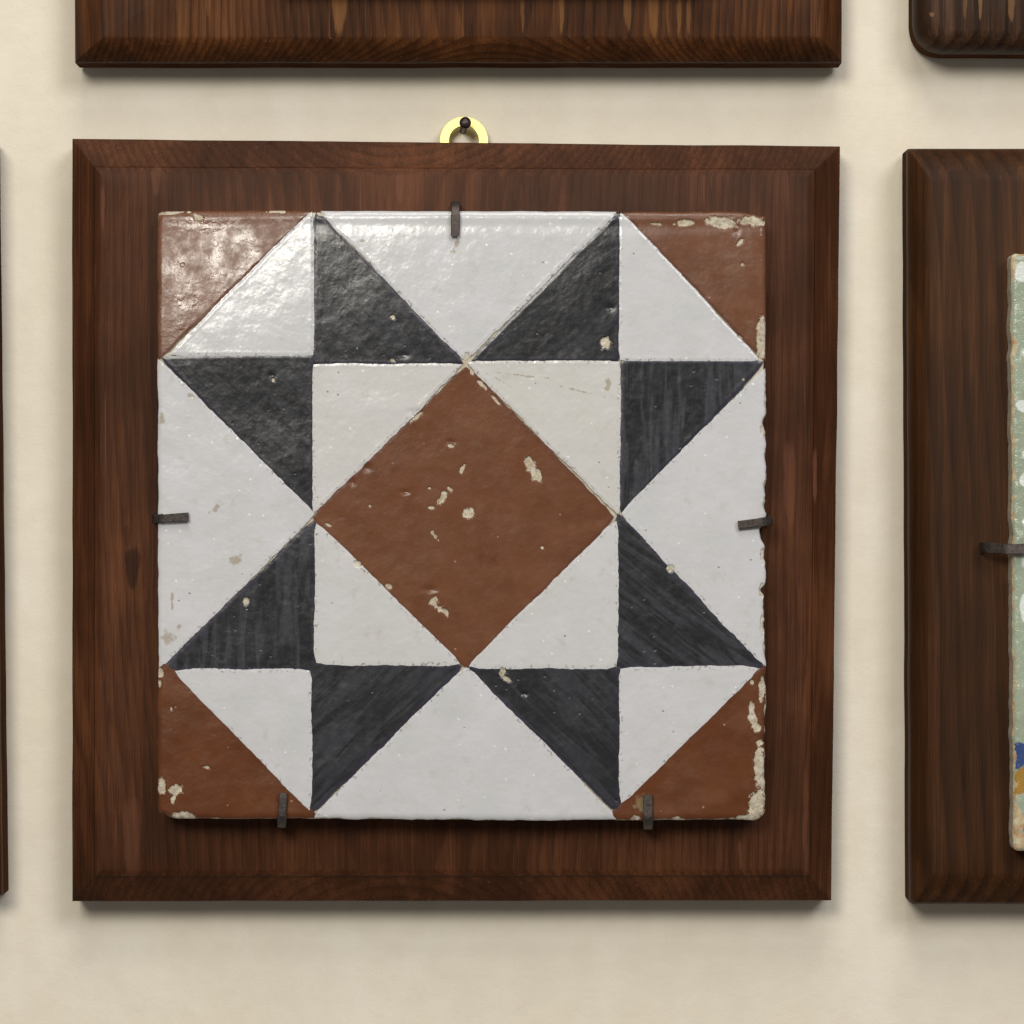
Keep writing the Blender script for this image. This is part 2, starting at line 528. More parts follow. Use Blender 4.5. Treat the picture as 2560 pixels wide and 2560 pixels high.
WOOD_UP = wood_material("stained_pine_orange", srgb(34, 18, 8), srgb(75, 43, 21), srgb(122, 75, 40), 6.3,
                        centre=(10.0, 42.0), spacing=1.9, ring=0.18, streaks=local_streaks(streak_px, up_root_loc, Z_FIELD),
                        streak_col=srgb(150, 104, 60), rough=0.5, blotch=0.9, contrast=0.7, fine_streak=0.25)
root = empty("mounting_board", up_root_loc, "orange brown board with pale resin streaks, hung above the star tile's board",
             "wooden board", "wooden boards hung on the wall")
UPPER = root
board(root, [(176, -1750), (2110, -1750), (2104, 158), (188, 158)],
      [(250, -1660), (2050, -1660), (2044, 88), (262, 90)],
      [(0.0, Z_SIDE - 0.0018), (0.015, Z_SIDE - 0.0006), (0.05, Z_SIDE), (0.45, Z_FIELD - 0.0026), (0.75, Z_FIELD - 0.0008), (0.9, Z_FIELD - 0.0002), (1.0, Z_FIELD)],
      WOOD_UP, seed=5)

# --- board above right, rounded corners
ur_loc = pt(3200, -800, 0.003)
WOOD_UR = wood_material("stained_pine_grey", srgb(28, 18, 11), srgb(60, 40, 27), srgb(92, 66, 50), 8.8, centre=(0, 60.0), spacing=3.6,
                        ring=0.25, streaks=local_streaks([(2450, 10, 6, 40, 0.6), (2528, 20, 9, 36, 0.5), (2412, 20, 5, 30, 0.3), (2330, 36, 7, 6, 0.6)], ur_loc, Z_FIELD),
                        streak_col=srgb(138, 100, 66), rough=0.5)
root = empty("mounting_board", ur_loc, "dark grey brown wooden board with a rounded lower corner",
             "wooden board", "wooden boards hung on the wall")
board(root, [(2280, -1750), (4190, -1750), (4190, 138), (2280, 136)],
      [(2345, -1690), (4120, -1690), (4120, 74), (2345, 74)],
      [(0.0, Z_FIELD - 0.010), (0.02, Z_FIELD - 0.007), (0.12, Z_FIELD - 0.0045), (0.32, Z_FIELD - 0.0023), (0.6, Z_FIELD - 0.0008), (1.0, Z_FIELD)], WOOD_UR, radius=(75, 75, 75, 75), seed=7)

# --- board on the right (its tile is celadon green)
root = empty("mounting_board", pt(3200, 1310, 0.003), "dark brown round edged board holding the pale green tile",
             "wooden board", "wooden boards hung on the wall")
RIGHT = root
board(root, [(2265, 372), (4180, 372), (4180, 2258), (2272, 2260)],
      [(2330, 452), (4100, 452), (4100, 2180), (2338, 2180)],
      [(0.0, Z_FIELD - 0.009), (0.02, Z_FIELD - 0.0068), (0.08, Z_FIELD - 0.0054), (0.3, Z_FIELD - 0.0034), (0.6, Z_FIELD - 0.0014), (0.85, Z_FIELD - 0.0003), (1.0, Z_FIELD)], WOOD_RIGHT, radius=(8, 8, 8, 14), seed=11)

# --- board on the left, only its edge shows
root = empty("mounting_board", pt(-930, 1300, 0.003), "brown wooden board whose right edge faces the star tile's board",
             "wooden board", "wooden boards hung on the wall")
board(root, [(-1900, 350), (-14, 352), (8, 2240), (-1900, 2245)],
      [(-1800, 430), (-70, 430), (-60, 2160), (-1800, 2160)],
      [(0.0, Z_SIDE - 0.0012), (0.03, Z_SIDE), (0.8, Z_FIELD - 0.0015), (0.85, Z_FIELD - 0.0006), (1.0, Z_FIELD)], WOOD_LEFT, seed=13, radius=(4, 4, 8, 4))

# ------------------------------------------------------------------ star tile
TILE_T = 0.0135
ZT = Z_FIELD + TILE_T            # glaze level
XL, XR, YT, YB = 391.5, 1914.0, 524.0, 2048.0
nzA, nzB, nzC, nzD = Noise(21), Noise(22), Noise(23), Noise(24)


def edge_dist(x, y):
    l = x - (XL + 2.0 * (y - YT) / (YB - YT))
    r = XR - x
    t = y - (YT + 5.0 * (x - XL) / (XR - XL))
    b = (YB + 4.0 * (x - XL) / (XR - XL)) - y
    return l, r, t, b


def outline_warp(x, y):
    """ragged, worn outline and rounded corners"""
    l, r, t, b = edge_dist(x, y)
    fall = 22.0
    rag_r = 8.0 * np.clip(nzA.fbm(y / 34.0, 3.3 + 0 * y, 4), -0.9, 0.25) + 3 * nzB(y / 9.0, 7.7 + 0 * y) - 0.5
    rag_r = rag_r * sstep(880, 980, y) + 1.5 * nzB(y / 25.0, 1.7 + 0 * y) * (1 - sstep(880, 980, y))
    dip = lambda c, w, d: -d * np.exp(-((y - c) / w) ** 2)
    rag_r = rag_r + dip(1060, 10, 6) + dip(1320, 16, 8) + dip(1345, 18, 10) + dip(1475, 12, 12) + dip(1520, 22, 7) + dip(1600, 40, 4)
    rag_l = 3.0 * nzA.fbm(y / 40.0, 9.1 + 0 * y, 4) + 2.0 * np.exp(-((y - 1030) / 30.0) ** 2)
    rag_t = 1.6 * nzB.fbm(x / 50.0, 4.4 + 0 * x, 4) + 9.0 * sstep(1840, 1912, x)
    rag_b = 3.2 * nzB.fbm(x / 46.0, 8.4 + 0 * x, 4) + 8.0 * sstep(450, 398, x) + 1.5 * np.sin((x - 400) / 190.0)
    x2 = x + rag_r * np.exp(-np.maximum(r, 0) / fall) + rag_l * np.exp(-np.maximum(l, 0) / fall)
    y2 = y + rag_t * np.exp(-np.maximum(t, 0) / fall) - rag_b * np.exp(-np.maximum(b, 0) / fall)
    for (cx, cy, sx, sy, R) in ((XL, YT, 1, 1, 9.0), (XR - 3, YT + 5, -1, 1, 16.0), (XR - 1, YB + 4, -1, -1, 30.0), (XL + 2, YB, 1, -1, 34.0)):
        u = (x2 - cx) * sx; v = (y2 - cy) * sy
        a = np.maximum(R - u, 0); c = np.maximum(R - v, 0)
        inside = (a > 0) & (c > 0) & (u > -20) & (v > -20)
        ln = np.sqrt(a * a + c * c) + 1e-9
        k = np.where(inside, np.maximum(a, c) / ln, 1.0)
        a2, c2 = a * k, c * k
        x2 = np.where(inside, cx + sx * (R - a2), x2)
        y2 = np.where(inside, cy + sy * (R - c2), y2)
    return x2, y2


def tile_height(x, y):
    """metres above the biscuit level"""
    l, r, t, b = edge_dist(x, y)
    h = 0.45 * MM * nzC.fbm(x / 260.0, y / 260.0, 3) + 0.10 * MM * nzD.fbm(x / 60.0, y / 60.0, 3) + 0.020 * MM * nzA.fbm(x / 14.0, y / 14.0, 3)
    for e, rr, dd in ((l, 16.0, 1.1), (r, 16.0, 1.1), (t, 22.0, 1.5), (b, 18.0, 1.2)):
        k = np.clip(1 - e / rr, 0, 1)
        h = h - dd * MM * (1 - np.sqrt(1 - k * k * 0.98))
    # trough parallel with the top edge
    h = h - 0.22 * MM * np.exp(-((t - 36 - 6 * nzC(x / 90.0, 1.0 + 0 * x)) / 15.0) ** 2)
    # the upper left corner sags a little
    d = np.sqrt((x - XL) ** 2 + (y - YT) ** 2)
    h = h - 2.3 * MM * np.clip(1 - d / 430.0, 0, 1) ** 1.5
    h = h - 2.8 * MM * np.clip(1 - t / 300.0, 0, 1) ** 1.7 * sstep(1250, 420, x)
    return h


# chips: (x, y, rx, ry, rotation deg, roughness)
CHIPS = [
    (1326, 1161, 15, 20, -20, .5), (1341, 1186, 20, 14, 40, .6), (1172, 1281, 14, 17, 30, .6),
    (1106, 1243, 8, 20, 25, 1.1), (1125, 1222, 16, 5, 40, 1.0), (1079, 1269, 8, 4, 0, .6), (1074, 1220, 7, 4, 10, .8), (1157, 1172, 6, 10, 20, 1.2),
    (973, 1466, 10, 7, 20, .4), (1085, 1503, 13, 14, 10, .9), (1108, 1526, 20, 7, 35, 1.1), (1356, 1369, 5, 4, 30, .4), (925, 1264, 4, 4, 0, .4),
    (1087, 1338, 14, 5, 60, 1.3), (820, 1312, 8, 4, 20, .8), (1040, 1043, 20, 5, -42, .7), (1128, 1115, 8, 4, 10, 1.0),
    (1514, 858, 13, 17, 30, .5), (983, 793, 7, 6, 0, .5), (983, 901, 8, 5, 20, .6), (683, 950, 5, 5, 0, .5),
    (615, 1504, 9, 11, 0, .3), (1676, 1421, 11, 10, 30, .3), (1256, 1680, 9, 11, 0, .5), (1265, 1697, 14, 7, 25, .7),
    (439, 1974, 16, 13, -15, .8), (404, 1966, 10, 24, 0, .4), (433, 1995, 7, 12, 20, .8), (455, 2040, 34, 13, 2, .5), (515, 1918, 8, 4, 10, .6), (428, 1772, 4, 5, 0, .5),
    (402, 1681, 8, 14, 0, .4), (400, 1708, 5, 10, 0, .4),
    (1806, 555, 45, 15, 2, .5), (1880, 552, 38, 13, 5, .6), (1711, 557, 24, 8, -4, .6), (1851, 605, 12, 5, -45, .5), (1856, 660, 5, 5, 0, .4), (1642, 560, 14, 3, 3, 1.0),
    (1904, 845, 14, 62, 2, .25), (1900, 812, 8, 14, 30, .4), (1850, 843, 8, 4, 20, .4),
    (1882, 1790, 11, 30, -10, .8), (1892, 1818, 9, 12, 20, .9), (1905, 1720, 9, 40, 4, .5), (1899, 1858, 12, 12, 0, .6), (1900, 1920, 15, 60, 0, .45),
    (1893, 2010, 24, 40, 20, .5), (1880, 2044, 62, 12, -8, .5), (1690, 2050, 20, 8, 0, .8), (1590, 2046, 14, 8, 0, .7), (1880, 1706, 6, 6, 0, .5),
    (430, 528, 40, 5, -2, .9), (492, 540, 12, 8, 20, .8), (690, 528, 26, 4, 0, .8), (455, 660, 5, 4, 0, .5),
    (1168, 896, 10, 14, 0, .8), (1180, 930, 9, 5, 45, 1.2), (1205, 962, 16, 4, 45, 1.2), (1240, 1000, 16, 4, 45, 1.1),
    (800, 532, 10, 7, 0, .7), (895, 1412, 12, 7, 40, .9), (1905, 1075, 6, 14, 0, .6), (1908, 1390, 8, 22, 0, .5), (1905, 1480, 8, 20, 0, .5), (1906, 1560, 6, 28, 0, .5),
]
STAINS = [(482, 990, 20, 9, 40, 1.2), (540, 1270, 28, 8, -35, .9), (588, 1402, 22, 13, -20, 1.0), (420, 1592, 24, 20, 0, .9), (448, 1566, 6, 12, 20, .8),
          (404, 1045, 10, 26, 0, .9), (1607, 2010, 26, 22, 0, .9), (1520, 965, 8, 14, 0, 1.3), (1300, 938, 90, 2.2, 6, 1.6), (1440, 975, 60, 2.2, 14, 1.6), (1248, 950, 40, 2, 30, 1.5),
          (1138, 615, 8, 18, 20, 1.2), (905, 602, 7, 5, 0, .4), (430, 1500, 5, 30, 0, .8)]
PITS = [(1008, 888, 14, 7), (1075, 1474, 20, 8), (1035, 1030, 18, 9), (1525, 770, 10, 8), (680, 938, 8, 7), (913, 1170, 14, 10), (1840, 580, 9, 10), (1125, 1105, 10, 6),
        (1310, 1735, 8, 6), (1012, 1230, 12, 6), (880, 1205, 9, 9)]


def blobs(lst, x, y, seed):
    best = np.full(x.shape, -1.0)
    nz = Noise(seed)
    for (cx, cy, rx, ry, rot, ro) in lst:
        R = max(rx, ry) * 2.2
        m = (np.abs(x - cx) < R) & (np.abs(y - cy) < R)
        if not m.any():
            continue
        a = math.radians(rot)
        dx, dy = x[m] - cx, y[m] - cy
        u = (dx * math.cos(a) + dy * math.sin(a)) / rx
        v = (-dx * math.sin(a) + dy * math.cos(a)) / ry
        s = 1 - np.sqrt(u * u + v * v) + ro * nz.fbm(x[m] / 9.0, y[m] / 9.0, 3)
        best[m] = np.maximum(best[m], s)
    return best


def tri_grid(n):
    I, J = np.meshgrid(np.arange(n + 1), np.arange(n + 1), indexing='ij')
    ok = (I + J) <= n
    idx = -np.ones((n + 1, n + 1), int)
    idx[ok] = np.arange(ok.sum())
    i, j = I[ok], J[ok]
    a = idx[:-1, :-1]; b = idx[1:, :-1]; c = idx[:-1, 1:]; d = idx[1:, 1:]
    up = (I[:-1, :-1] + J[:-1, :-1]) < n
    dn = (I[:-1, :-1] + J[:-1, :-1]) < n - 1
    f = np.concatenate([np.stack([a[up], b[up], c[up]], 1), np.stack([b[dn], d[dn], c[dn]], 1)])
    w = np.stack([1 - (i + j) / n, i / n, j / n], 1)
    return w, f


def side_of(p, q):
    for k, (a, b) in enumerate(zip(edge_dist(*map(np.array, p)), edge_dist(*map(np.array, q)))):
        if a < 16 and b < 16:
            return k
    return -1


def glaze_patch(root, name, corners, mat, level, lip, seed, n=190, wob=1.4, grow=1.2, drop=0.10):
    P = np.array(corners, float)
    nz = Noise(100 + seed)
    if len(P) == 3:
        w, F = tri_grid(n)
        xy = w @ P
        edges = [(1, 2), (2, 0), (0, 1)]
    else:
        u, v = np.meshgrid(np.linspace(0, 1, n + 1), np.linspace(0, 1, n + 1), indexing='ij')
        u = u.ravel(); v = v.ravel()
        xy = ((1 - u) * (1 - v))[:, None] * P[0] + (u * (1 - v))[:, None] * P[1] + (u * v)[:, None] * P[2] + ((1 - u) * v)[:, None] * P[3]
        k = np.arange((n + 1) * (n + 1)).reshape(n + 1, n + 1)
        F = np.concatenate([np.stack([k[:-1, :-1], k[1:, :-1], k[1:, 1:]], -1).reshape(-1, 3), np.stack([k[:-1, :-1], k[1:, 1:], k[:-1, 1:]], -1).reshape(-1, 3)])
        edges = [(0, 1), (1, 2), (2, 3), (3, 0)]
    cen = P.mean(0)
    inner_d = np.full(len(xy), 1e3)
    disp = np.zeros_like(xy)
    for e, (i, j) in enumerate(edges):
        a, b = P[i], P[j]
        L = np.linalg.norm(b - a); tg = (b - a) / L
        nr = np.array([tg[1], -tg[0]])
        if np.dot(cen - a, nr) > 0:
            nr = -nr
        d = -(xy - a) @ nr
        t = (xy - a) @ tg
        if side_of(a, b) >= 0:
            continue
        inner_d = np.minimum(inner_d, d)
        s = grow + wob * (1.0 * nz.fbm(t / 16.0, np.full_like(t, e * 7.3), 4) + 1.6 * nz(t / 90.0, np.full_like(t, e * 3.1)))
        taper = np.clip(np.minimum(t, L - t) / 25.0, 0, 1)
        disp += nr * (s * taper * np.exp(-np.maximum(d, 0) / 8.0))[:, None]
    xy = xy + disp
    x, y = outline_warp(xy[:, 0], xy[:, 1])
    l, r, t, b = edge_dist(xy[:, 0], xy[:, 1])
    h = tile_height(xy[:, 0], xy[:, 1]) + level
    d = inner_d + 0.6 * nzD(xy[:, 0] / 7.0, xy[:, 1] / 7.0)
    h = h + lip * np.exp(-((d - 6.5) / 3.6) ** 2) - drop * MM * (1 - sstep(0, 5.0, inner_d))
    wear = blobs(CHIPS, x, y, 55)
    # worn glaze on the outer edges
    for dist, co, amp, off, sd in ((r, y, 9.0, 2.2, 61), (l, y, 6.0, -0.2, 62), (b, x, 7.0, 0.8, 63), (t, x, 5.0, -0.8, 64)):
        nn = Noise(sd)
        thr = off + amp * nn.fbm(co / 30.0, np.full_like(co, 2.2), 4)
        if sd == 61:
            thr = thr * sstep(860, 960, co) - 1.0
        wear = np.maximum(wear, np.where(dist < 30, (thr - dist) / 8.0, -1))
    stain = blobs(STAINS, x, y, 56)
    h = h - 0.45 * MM * sstep(-0.02, 0.22, wear)
    h = h + sstep(0.05, 0.3, wear) * 0.16 * MM * nzD.fbm(x / 5.0, y / 5.0, 3)      # rough clay in the chips
    for (cx, cy, rx, ry) in PITS:
        h = h - 0.35 * MM * np.exp(-(((x - cx) / rx) ** 2 + ((y - cy) / ry) ** 2))
    rim = 1 - sstep(2, 11, inner_d)
    V = pts(x, y, ZT)
    V[:, 1] -= h
    # make sure the faces look at the camera
    tri = V[F[0]]
    if np.cross(tri[1] - tri[0], tri[2] - tri[0])[1] > 0:
        F = F[:, ::-1]
    return mesh_obj(name, V, np.ascontiguousarray(F), mat, root, np.array(root.location), True, None, dict(wear=wear, stain=stain, rim=rim))


TILE = empty("star_tile", pt(1154, 2048, Z_FIELD), "square glazed tile with black eight pointed star, brown diamond and brown corners",
             "ceramic tile")
# tile body: slab of clay with a rounded front edge
loop_x = []; loop_y = []
M = 220
for k in range(M): loop_x.append(XL + (XR - XL) * k / M); loop_y.append(YT + 5.0 * k / M)
for k in range(M): loop_x.append(XR); loop_y.append(YT + 5 + (YB - YT - 1) * k / M)
for k in range(M): loop_x.append(XR - (XR - XL) * k / M); loop_y.append(YB + 4 - 4.0 * k / M)
for k in range(M): loop_x.append(XL + 2 - 2.0 * k / M); loop_y.append(YB - (YB - YT) * k / M)
bx, by = outline_warp(np.array(loop_x), np.array(loop_y))
cx, cy = bx.mean(), by.mean()
rings = []
for inset, z in ((6, Z_FIELD + 0.0002), (1.2, Z_FIELD + 0.002), (1.2, ZT - 0.0074), (3.0, ZT - 0.0072), (6.0, ZT - 0.0070), (24.0, ZT - 0.0072)):
    dx, dy = bx - cx, by - cy
    mx = np.maximum(np.abs(dx), np.abs(dy)); k = 1 - inset / mx
    V = pts(cx + dx * k, cy + dy * k, ZT); V[:, 1] = -z
    rings.append(V)
nb = len(bx)
F = []
for k in range(len(rings) - 1):
    for i in range(nb):
        j = (i + 1) % nb
        F.append((k * nb + i, k * nb + j, (k + 1) * nb + j, (k + 1) * nb + i))
F.append(tuple(range((len(rings) - 1) * nb, len(rings) * nb))); F.append(tuple(reversed(range(nb))))
V = np.concatenate(rings)
# inside the rim the clay follows the warped surface of the tile
lastV = V[-nb:]
mesh_obj("tile_body", V, F, MAT_BISCUIT, TILE, np.array(TILE.location), True, 40)
# biscuit sheet under the glaze, following the same gentle warp
u, v = np.meshgrid(np.linspace(0, 1, 161), np.linspace(0, 1, 161), indexing='ij')
gx = (XL + 5 + (XR - XL - 10) * u).ravel(); gy = (YT + 9 + (YB - YT - 15) * v).ravel()
hx, hy = outline_warp(gx, gy)
V = pts(hx, hy, ZT); V[:, 1] -= tile_height(gx, gy) - 0.60 * MM
k = np.arange(161 * 161).reshape(161, 161)
F = np.stack([k[:-1, :-1], k[:-1, 1:], k[1:, 1:], k[1:, :-1]], -1).reshape(-1, 4)
if np.cross(V[F[0][1]] - V[F[0][0]], V[F[0][2]] - V[F[0][0]])[1] > 0:
    F = np.ascontiguousarray(F[:, ::-1])
mesh_obj("clay_ground", V, F, MAT_BISCUIT, TILE, np.array(TILE.location), True)

VERT, HOR = math.radians(90), 0.0
LIPW, LIPB, LIPR = 0.035 * MM, 0.02 * MM, 0.015 * MM
LV_W, LV_B, LV_R = 0.06 * MM, 0.01 * MM, 0.03 * MM
sd = [0]


def patch(name, corners, kind, n=190, **kw):
    sd[0] += 1
    s = sd[0]
    mat = glaze_material("glaze_" + name, kind, seed=s * 1.37, **{k: v for k, v in kw.items() if k in ('angle', 'streak', 'tint', 'gloss')})
    level, lip = {'white': (LV_W, LIPW), 'black': (LV_B, LIPB)}.get(kind, (LV_R, LIPR))
    low = np.mean([c[1] for c in corners]) > 1150
    if low:
        lip *= 0.4
    return glaze_patch(TILE, name, corners, mat, level, lip, s, n=n, drop=0.04 if low else 0.10, wob=kw.get('wob', 2.6), grow=kw.get('grow', (4.2 if kind != 'white' else 3.4) + (2.0 if np.mean([c[1] for c in corners]) > 1400 else 0.0)))


# corners
patch("brown_corner", [(XL, YT), (774, 525), (395, 899)], 'brown', gloss=0.62)
patch("brown_corner", [(XR, YT + 5), (1914, 903), (1558, 529)], 'brown')
patch("brown_corner", [(XR, YB + 4), (1516, 2051), (1914, 1662)], 'red')
patch("brown_corner", [(XL + 2, YB), (395, 1642), (797, 2049)], 'red')
# white triangles next to the corners
patch("white_triangle", [(783, 888), (424, 886), (779, 527)], 'white')
patch("white_triangle", [(1551, 900), (1552, 530), (1897, 900)], 'white')
patch("white_triangle", [(1552, 1672), (1896, 1671), (1553, 2008)], 'white')
patch("white_triangle", [(774, 1677), (774, 2028), (437, 1677)], 'white')
# white triangles on the sides
patch("white_triangle", [(800, 526), (1542, 528), (1163, 902)], 'white', n=260)
patch("white_triangle", [(1914, 920), (1914, 1667), (1554, 1283)], 'white', n=260)
patch("white_triangle", [(1542, 2050), (781, 2049), (1165, 1668)], 'white', n=260)
patch("white_triangle", [(396, 1671), (394, 896), (786, 1285)], 'white', n=260)
# black points of the star
patch("black_triangle", [(784, 910), (789, 528), (1159, 908)], 'black', angle=math.radians(-50), streak=0.45)
patch("black_triangle", [(1547, 901), (1178, 902), (1549, 529)], 'black', angle=math.radians(35), streak=0.3)
patch("black_triangle", [(1553, 902), (1910, 904), (1552, 1281)], 'black', angle=VERT, streak=0.95)
patch("black_triangle", [(1542, 1668), (1544, 1282), (1909, 1668)], 'black', angle=math.radians(-38), streak=0.9)
patch("black_triangle", [(1549, 1671), (1549, 2034), (1172, 1669)], 'black', angle=math.radians(-45), streak=0.6)
patch("black_triangle", [(775, 1659), (1155, 1664), (778, 2032)], 'black', angle=math.radians(45), streak=0.7)
patch("black_triangle", [(789, 1673), (409, 1672), (789, 1298)], 'black', angle=VERT, streak=0.85)
patch("black_triangle", [(782, 890), (780, 1277), (402, 893)], 'black', angle=math.radians(-45), streak=0.45)
# white triangles round the diamond
patch("white_triangle", [(783, 912), (1156, 911), (783, 1284)], 'white', tint=0.35, wob=3.4)
patch("white_triangle", [(1548, 904), (1547, 1288), (1168, 905)], 'white', tint=0.5)
patch("white_triangle", [(1541, 1666), (1172, 1666), (1541, 1302)], 'white', tint=0.15)
patch("white_triangle", [(791, 1657), (791, 1308), (1150, 1660)], 'white', tint=0.2)
# diamond
patch("brown_diamond", [(1165, 917), (1535, 1293), (1166, 1670), (782, 1294)], 'brown', n=330, wob=3.0, gloss=0.25)


# ------------------------------------------------------------------ clips, ring and nail of the star tile's board
def clip(root, base, bend, tip, z_top, width, thick=0.0011, zb=Z_FIELD - 0.002):
    """foot in the wood, leg up the side of the tile, a sloping shoulder, then the finger lying on the glaze"""
    a = pt(base[0], base[1], Z_FIELD); a[1] = -zb
    b = np.array(bend, float); t = np.array(tip, float)
    sh = b + (t - b) * 0.24
    return hook(root, [a, pt(b[0], b[1], z_top - 0.0022), pt(sh[0], sh[1], z_top + 0.0003), pt(t[0], t[1], z_top)], width, thick, MAT_IRON)


PXM = W / 2560.0 * (D - ZT) / D
WCL = 21.5 * PXM
zc = ZT + 0.0014
clip(MAIN, (1139, 512), (1139, 507), (1138, 590), zc, WCL)
clip(MAIN, (385, 1292), (383, 1297), (472, 1292), zc, WCL)
clip(MAIN, (1921, 1297), (1928, 1302), (1845, 1313), zc, WCL)
clip(MAIN, (704, 2066), (704, 2066), (708, 1982), zc, WCL)
clip(MAIN, (1620, 2072), (1620, 2070), (1620, 1987), zc, 23 * PXM)

# brass hanging ring screwed to the back of the board
zr = 0.0046
c0 = pt(1160, 352, zr)
R_out, R_in, th = 60 * W / 2560, 37 * W / 2560, 0.0012
V = []; F = []
NR = 96
tilt = math.radians(13)
for i in range(NR):
    a = 2 * math.pi * i / NR
    for (r, y) in ((R_in + .0001, -th / 2), (R_out - .0001, -th / 2), (R_out, -th / 2 + .0001), (R_out, th / 2), (R_in, th / 2), (R_in, -th / 2 + .0001)):
        px_, pz_ = r * math.cos(a), r * math.sin(a)
        V.append(c0 + np.array([px_, y + pz_ * math.sin(tilt) * 0.25, pz_]))
for i in range(NR):
    for k in range(6):
        F.append((i * 6 + k, ((i + 1) % NR) * 6 + k, ((i + 1) % NR) * 6 + (k + 1) % 6, i * 6 + (k + 1) % 6))
mesh_obj("hanging_ring", V, F, MAT_BRASS, MAIN, np.array(MAIN.location), True, 30)

# nail: shank driven into the wall, domed head
nail_root = empty("nail", pt(1156, 328, 0.0), "dark round headed nail through the brass hanging ring", "nail")
tipw = pt(1157, 327, 0.0); headw = pt(1163, 307, 0.0105)


def lathe(a, b, prof, n=32):
    a = np.array(a); b = np.array(b)
    ax = (b - a) / np.linalg.norm(b - a)
    e1 = np.cross(ax, [0, 0, 1.0]); e1 /= np.linalg.norm(e1); e2 = np.cross(ax, e1)
    V = []; F = []
    for (s, r) in prof:
        for i in range(n):
            t = 2 * math.pi * i / n
            V.append(a + ax * s + (e1 * math.cos(t) + e2 * math.sin(t)) * r)
    for k in range(len(prof) - 1):
        for i in range(n):
            j = (i + 1) % n
            F.append((k * n + i, k * n + j, (k + 1) * n + j, (k + 1) * n + i))
    F.append(tuple(reversed(range(n)))); F.append(tuple(range((len(prof) - 1) * n, len(prof) * n)))
    return V, F


L = np.linalg.norm(headw - tipw)
V, F = lathe(tipw, headw, [(-0.006, 0.0006), (-0.001, 0.00105), (L, 0.00105)])
mesh_obj("shank", V, F, MAT_NAIL, nail_root, np.array(nail_root.location), True, 40)
HR = 15 * W / 2560
prof = [(L - 0.0006, 0.00100), (L - 0.0004, HR * 0.93), (L, HR)] + [(L + HR * 0.75 * math.sin(t), HR * math.cos(t)) for t in np.linspace(0.12, 1.5, 10)]
V, F = lathe(tipw, headw, prof)
mesh_obj("head", V, F, MAT_NAIL, nail_root, np.array(nail_root.location), True, 60)


# ------------------------------------------------------------------ the pale green tile on the right
def simple_tile(name, label, x0, y0, x1, y1, mat, raggedness, seed, thick=TILE_T, n=260, slant=0.0, rad=14, side_mat=None):
    root = empty(name, pt((x0 + x1) / 2, y1, Z_FIELD), label, "ceramic tile")
    zt = Z_FIELD + thick
    nz = Noise(seed)
    u, v = np.meshgrid(np.linspace(0, 1, n + 1), np.linspace(0, 1, n + 1), indexing='ij')
    # denser towards the borders
    ease = lambda s: s + 0.10 * np.sin(4 * math.pi * s) / (4 * math.pi) * -4
    u = ease(u).ravel(); v = ease(v).ravel()
    x = x0 + (x1 - x0) * u; y = y0 + (y1 - y0) * v
    l, r, t, b = x - x0, x1 - x, y - y0, y1 - y
    fl = 18.0
    ragl = raggedness * nz.fbm(y / 36.0, 0 * y + 1.3, 4) + slant * v
    X = x + ragl * np.exp(-l / fl) - raggedness * nz.fbm(y / 36.0, 0 * y + 8.3, 4) * np.exp(-r / fl) + slant * v * (1 - np.exp(-l / fl)) * (1 - u)
    Y = y + raggedness * 0.6 * nz.fbm(x / 36.0, 0 * x + 3.3, 4) * np.exp(-t / fl) + raggedness * 0.6 * nz.fbm(x / 36.0, 0 * x + 5.3, 4) * np.exp(-b / fl)
    a = np.maximum(rad - l, 0); c = np.maximum(rad - t, 0)
    for (dx, dy, sx, sy) in ((l, t, 1, 1), (r, t, -1, 1), (r, b, -1, -1), (l, b, 1, -1)):
        a = np.maximum(rad - dx, 0); c = np.maximum(rad - dy, 0)
        k = np.where((a > 0) & (c > 0), 1 - np.maximum(a, c) / (np.sqrt(a * a + c * c) + 1e-9), 0)
        X = X + sx * a * k; Y = Y + sy * c * k
    e = np.minimum(np.minimum(l, r), np.minimum(t, b))
    kk = np.clip(1 - e / 16.0, 0, 1)
    h = -1.3 * MM * (1 - np.sqrt(1 - 0.98 * kk * kk)) + 0.6 * MM * nz.fbm(x / 150.0, y / 150.0, 3) + 0.10 * MM * nz.fbm(x / 30.0, y / 30.0, 3)
    # bubbly, dented glaze
    h = h + 0.28 * MM * np.clip(nz.fbm(x / 24.0 + 40, y / 32.0 + 9, 2) * 2 - 0.25, 0, 1)
    V = pts(X, Y, zt); V[:, 1] -= h
    kidx = np.arange((n + 1) ** 2).reshape(n + 1, n + 1)
    F = np.stack([kidx[:-1, :-1], kidx[1:, :-1], kidx[1:, 1:], kidx[:-1, 1:]], -1).reshape(-1, 4)
    if np.cross(V[F[0][1]] - V[F[0][0]], V[F[0][2]] - V[F[0][0]])[1] > 0:
        F = np.ascontiguousarray(F[:, ::-1])
    mesh_obj("glazed_face", V, F, mat, root, np.array(root.location), True, None, dict(px=X / 100.0, py=Y / 100.0, edge=e))
    ring = np.concatenate([kidx[:, 0], kidx[-1, 1:], kidx[-2::-1, -1], kidx[0, -2:0:-1]])
    A = V[ring].copy(); A[:, 1] += 0.0002
    B = A.copy(); B[:, 1] = -(Z_FIELD + 0.0002)
    m = len(ring)
    SV = np.concatenate([A, B])
    SF = [(i, (i + 1) % m, m + (i + 1) % m, m + i) for i in range(m)] + [tuple(range(m, 2 * m))]
    mesh_obj("tile_body", SV, SF, side_mat or MAT_BISCUIT, root, np.array(root.location), True, 50)
    return root


